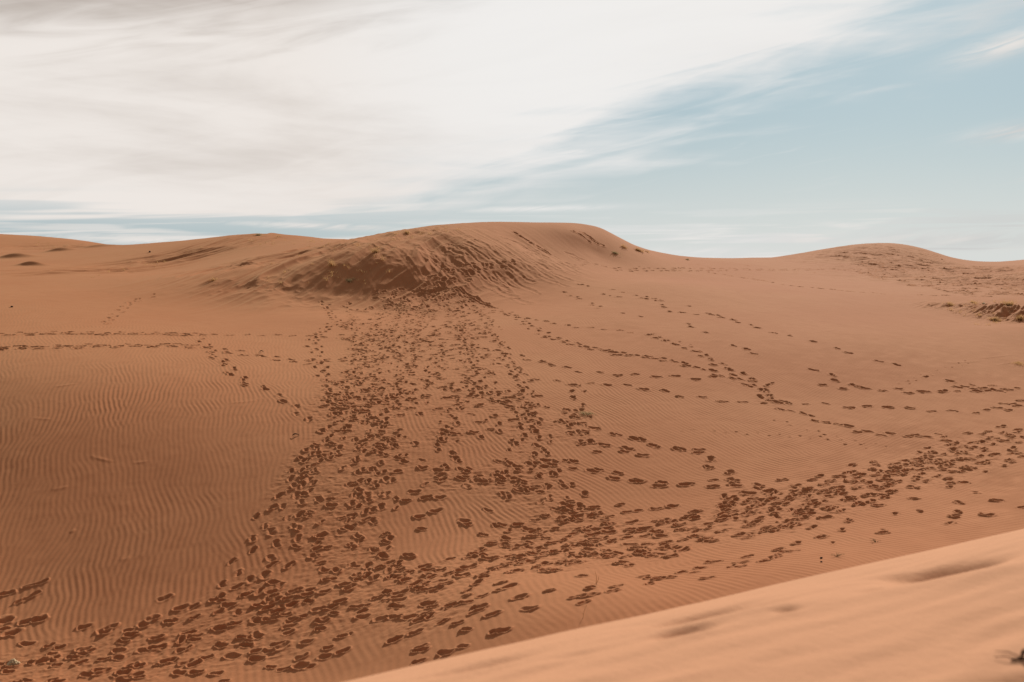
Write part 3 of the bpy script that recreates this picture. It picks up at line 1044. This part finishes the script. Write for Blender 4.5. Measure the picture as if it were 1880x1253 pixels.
def grass_mesh(spots, r, h, n, w, wind=(math.pi * 1.15), lean=.5):
    vs, fs = [], []
    for (x, y, z, k) in spots:
        for i in range(int(n * k)):
            a = r.uniform(0, 2 * math.pi)
            d = abs(r.gauss(0, .13)) * k
            bx, by = x + math.cos(a) * d, y + math.sin(a) * d
            dirn = wind + r.gauss(0, 1.0)
            hh = h * k * r.uniform(.45, 1.2)
            blade(vs, fs, bx, by, z, hh, w * r.uniform(.7, 1.3), dirn, lean * r.uniform(.2, 1.4), r.uniform(.1, .8), r)
    me = bpy.data.meshes.new("grass")
    me.from_pydata(vs, [], fs)
    me.update()
    return me


def clump(px, py, h, n, spread, label, group=None, mat=STRAW, w=.012, k=1.0, near=False, seed=1, wind=math.pi * 1.15):
    g = ground(px, py)
    if g is None:
        print('clump off ground', px, py)
        return
    r = random.Random(seed * 131 + int(px))
    spots = []
    for i in range(max(1, int(spread[2]))):
        if i == 0:
            dx = dy = 0
            pos_ = [(0, 0)]
        else:
            q = r.choice(pos_)
            dx = q[0] + r.choice((-1, 1)) * r.uniform(.03, .10) * (1.3 if spread[0] > .4 else 1)
            dy = q[1] + r.choice((-1, 1)) * r.uniform(.02, .12)
            pos_.append((dx, dy))
        zz = surf(g[0] + dx, g[1] + dy)
        spots.append((dx, dy, zz - surf(g[0], g[1]), k * r.uniform(.6, 1.1)))
    me = grass_mesh(spots, r, h, n, w, wind)
    o = link("grass_clump", me, [mat], (g[0], g[1], surf(g[0], g[1])))
    tag(o, label, "grass clump", group)
    return o


clump(1852, 572, .26, 110, (.35, .25, 9), "large straw-coloured grass clump on a sandy hummock at the right edge of the basin", wind=math.pi * 1.05)
clump(1822, 590, .2, 80, (.3, .2, 7), "ragged tongue of bent straw at the lower tip of the hummock at the right edge", wind=math.pi * 1.05, seed=2)
clump(1874, 592, .24, 100, (.25, .2, 6), "dense dark-rooted straw on the hummock, cut by the right edge of the picture", wind=math.pi * 1.05, seed=3)
clump(1788, 560, .18, 50, (.5, .2, 5), "thin yellow grass patch beside the small white stone on the right slope", seed=4)
clump(1747, 564, .16, 50, (.35, .2, 5), "small low grass patch left of the big hummock, with a short shadow", seed=5)
clump(1868, 668, .12, 40, (.5, .2, 4), "few flattened straws on the small ledge below the big grassy hummock", seed=6)
clump(1148, 456, .26, 30, (.25, .2, 4), "upright grass clump at the right foot of the tallest dune, the leftmost on that slope", seed=7, w=.02)
clump(1172, 461, .26, 34, (.6, .3, 8), "wide brown grass clump standing against the sky where the tallest dune runs out", seed=8, w=.02)
clump(1188, 464, .18, 26, (.3, .2, 3), "short tail of low brown grass right of the wide clump on the dune's end", seed=9, w=.02)
clump(1130, 466, .15, 40, (.9, .3, 6), "flat dark mat of grass below the upright clump at the foot of the tallest dune", seed=10, w=.02, mat=OLIVE)
clump(1262, 478, .12, 30, (.3, .2, 3), "tiny dark tuft alone on the bright saddle between the two skyline dunes", seed=11, w=.02, mat=OLIVE)
clump(391, 523, .22, 35, (.35, .2, 4), "lone small tuft on the smooth slope left of the shaded dune shoulder", seed=12, w=.014)
clump(612, 495, .45, 45, (.2, .2, 3), "pale tuft of tall straws in the middle of the shaded dune shoulder", seed=13, w=.016)
clump(640, 522, .15, 40, (.7, .3, 8), "olive mat of grass at the dark foot of the dune shoulder", seed=14, w=.014, mat=OLIVE)
clump(688, 470, .30, 50, (.35, .2, 4), "tuft on the knee of the tallest dune, above its slide marks", seed=15, w=.014)
clump(478, 433, .22, 50, (.8, .4, 7), "low grass on the very top of the grassy dune's skyline hump", seed=16, w=.02, mat=OLIVE)
clump(1084, 761, .10, 60, (.10, .05, 5), "small grey-green tuft with a dark base on the rippled basin floor", seed=17, w=.010, mat=OLIVE)
clump(750, 434, .16, 45, (.5, .3, 5), "sparse tuft near the skyline left of the tallest dune's summit", seed=18, w=.016)

# sparse grass that nobody could count
r_ = random.Random(77)
spots = []
for (poly, n) in [([(490, 470), (560, 455), (700, 450), (740, 475), (700, 530), (600, 545), (470, 520)], 46), ([(160, 512), (260, 480), (360, 455), (400, 462), (300, 492), (200, 512)], 26),
                  ([(60, 446), (110, 446), (120, 462), (70, 458)], 12), ([(640, 440), (820, 418), (860, 425), (720, 450)], 22), ([(460, 433), (560, 440), (640, 446), (560, 456), (440, 450)], 22),
                  ([(1720, 560), (1880, 555), (1880, 600), (1800, 600)], 22)]:
    xs = [p[0] for p in poly]
    ys = [p[1] for p in poly]
    k = 0
    while k < n:
        p = (r_.uniform(min(xs), max(xs)), r_.uniform(min(ys), max(ys)))
        if inside(p, poly):
            k += 1
            g = ground(*p)
            if g:
                spots.append((g[0], g[1], surf(g[0], g[1]), r_.uniform(.35, .95)))
me = grass_mesh(spots, r_, .26, 22, .014)
tag(link("grass", me, [STRAW]), "sparse wind-bent dry grass scattered over the dune shoulders", "grass", None, "stuff")


def rock_mesh(name, size, r, rough=.25, sub=3, flat=.7):
    import bmesh
    bm = bmesh.new()
    bmesh.ops.create_icosphere(bm, subdivisions=sub, radius=1)
    sx, sy = r.uniform(0, 50), r.uniform(0, 50)
    for v in bm.verts:
        p = v.co
        n = float(fbm(np.array([p.x * 1.4 + sx + p.z]), np.array([p.y * 1.4 + sy - p.z]), 4, 5)[0])
        v.co = p * (1 + rough * n)
        v.co.z *= flat
        v.co *= size
    me = bpy.data.meshes.new(name)
    bm.to_mesh(me)
    bm.free()
    for p in me.polygons:
        p.use_smooth = True
    return me


def lay(name, px, py, size, mat, label, cat, rough=.25, flat=.7, sink=.25, near=False, seed=1, group=None, sub=3):
    g = ground(px, py, near)
    z = surf(g[0], g[1])
    o = link(name, rock_mesh(name, size, random.Random(seed), rough, sub, flat), [mat], (g[0], g[1], z + size * flat * (1 - sink)), seed)
    tag(o, label, cat, group)


lay("pebble", 1508, 1026, .022, DARK, "small black pebble near the foot of the sunny slope, the upper of the close pair", "pebble", seed=2)
lay("pebble", 1508, 1033, .017, DARK, "small black pebble just below its twin near the foot of the sunny slope", "pebble", seed=3)
lay("stone", 1807, 562, .10, PALE, "small white stone half sunk among the straw left of the right-edge hummock", "stone", rough=.4, seed=4)
lay("stone", 25, 1221, .06, PALE, "pale crumbly lump lying among footprints in the bottom left corner", "stone", rough=.9, flat=.6, sink=.1, seed=5, sub=4)
lay("stone", 275, 464, .08, DARK, "dark lump at the lower end of the grassy ledge on the left", "stone", rough=.4, seed=6)
lay("stone", 22, 565, .05, DARK, "small dark lump alone on the smooth slope at the left edge", "stone", rough=.3, seed=7)


def leaf(px, py, L, W, ang, label, seed=1):
    g = ground(px, py)
    r = random.Random(seed)
    vs, fs = [], []
    n = 8
    for i in range(n + 1):
        t = i / n
        w = W * math.sin(math.pi * (.06 + .9 * t)) ** .8 * .5
        x = (t - .5) * L
        z = .012 + .035 * math.sin(t * 2.6 + .3)
        vs += [(x, -w, z + .5 * w), (x, 0, z), (x, w, z + .7 * w)]
    for i in range(n):
        a = i * 3
        fs += [(a, a + 3, a + 4, a + 1), (a + 1, a + 4, a + 5, a + 2)]
    me = bpy.data.meshes.new("leaf")
    me.from_pydata(vs, [], fs)
    o = link("leaf", me, [DRYLEAF], (g[0], g[1], surf(g[0], g[1])), ang)
    sm = o.modifiers.new("thick", 'SOLIDIFY')
    sm.thickness = .004
    tag(o, label, "leaf")


leaf(543, 802, .20, .07, .5, "curled dark leaf lying on the ripples left of the trampled fan")
leaf(480, 648, .14, .08, .2, "small dark leaf beside the track that leaves the left trail", 2)


def tube(vs, fs, pts, rad):
    k = 6
    base = len(vs)
    for i, p in enumerate(pts):
        p = Vector(p)
        d = (Vector(pts[min(i + 1, len(pts) - 1)]) - Vector(pts[max(i - 1, 0)])).normalized()
        a = d.orthogonal().normalized()
        b = d.cross(a)
        rr = rad[i]
        for j in range(k):
            t = 2 * math.pi * j / k
            vs.append(tuple(p + a * math.cos(t) * rr + b * math.sin(t) * rr))
    for i in range(len(pts) - 1):
        for j in range(k):
            fs.append((base + i * k + j, base + i * k + (j + 1) % k, base + (i + 1) * k + (j + 1) % k, base + (i + 1) * k + j))
    fs.append(tuple(base + j for j in range(k))[::-1])
    fs.append(tuple(base + (len(pts) - 1) * k + j for j in range(k)))


def sprig(name, px, py, twigs, mat, label, cat, near=False):
    g = ground(px, py, near)
    vs, fs = [], []
    for pts, rad in twigs:
        tube(vs, fs, pts, rad)
    me = bpy.data.meshes.new(name)
    me.from_pydata(vs, [], fs)
    for p in me.polygons:
        p.use_smooth = True
    o = link(name, me, [mat], (g[0], g[1], surf(g[0], g[1])))
    tag(o, label, cat)
    return o


def rnd_sprig(r, n, h, rad, flat=.4):
    tw = []
    for i in range(n):
        a = r.uniform(0, 2 * math.pi)
        l = h * r.uniform(.5, 1.2)
        pts = [(0, 0, -.02)]
        for k in range(1, 5):
            t = k / 4
            pts.append((math.cos(a) * l * t + r.gauss(0, .008), math.sin(a) * l * t * .8 + r.gauss(0, .008), l * flat * math.sin(t * 2.4) + .005))
        tw.append((pts, [rad, rad * .9, rad * .75, rad * .55, rad * .3]))
    return tw


sprig("twig", 1608, 996, rnd_sprig(random.Random(4), 9, .15, .004, .3), OLIVE, "dark spiky sprig lying on the sunny sand above the near ridge", "twig")
sprig("twig", 1535, 1022, rnd_sprig(random.Random(5), 14, .16, .003, .25), OLIVE, "thin brownish sprig right of the pair of black pebbles", "twig")
sprig("stalk", 1094, 1072, [([(0, 0, -.03), (.01, 0, .1), (.0, .01, .16), (-.02, .01, .22)], [.004, .004, .003, .002]), ([(0, 0, -.02), (.04, 0, .06), (.05, .01, .12)], [.004, .004, .002])], STRAW,
      "short pale straw stalk standing upright among footprints at the bottom of the basin", "stalk")
sprig("stalk", 1070, 1136, [([(0, 0, -.03), (.01, 0, .07), (.03, .01, .14), (.06, .01, .20)], [.0035, .003, .0025, .002]), ([(.01, 0, .05), (-.02, 0, .09)], [.002, .0015])], STRAW,
      "thin bent straw stalk standing just behind the edge of the near ridge", "stalk")
sprig("twig", 1873, 1212, [([(-0.0338, 0.0000, 0.0030), (-0.0150, -0.0023, 0.0075), (0.0000, -0.0045, 0.0090), (0.0075, 0.0000, 0.0225), (0.0135, 0.0030, 0.0390), (0.0225, 0.0030, 0.0450)], [.003, .006, .0075, .0075, .007, .004]),
                           ([(-0.0150, 0.0000, 0.0075), (-0.0525, 0.0075, 0.0165), (-0.0900, 0.0150, 0.0090)], [.003, .002, .0012]), ([(0.0000, 0.0000, 0.0150), (-0.0375, 0.0225, 0.0270), (-0.0750, 0.0375, 0.0225)], [.003, .002, .001]),
                           ([(0.0000, 0.0000, 0.0090), (0.0375, -0.0075, 0.0075), (0.0750, -0.0075, 0.0030)], [.007, .006, .004])], DARK,
      "broken dark twig poking out of the pale near ridge, blurred, at the right edge", "twig", near=True)
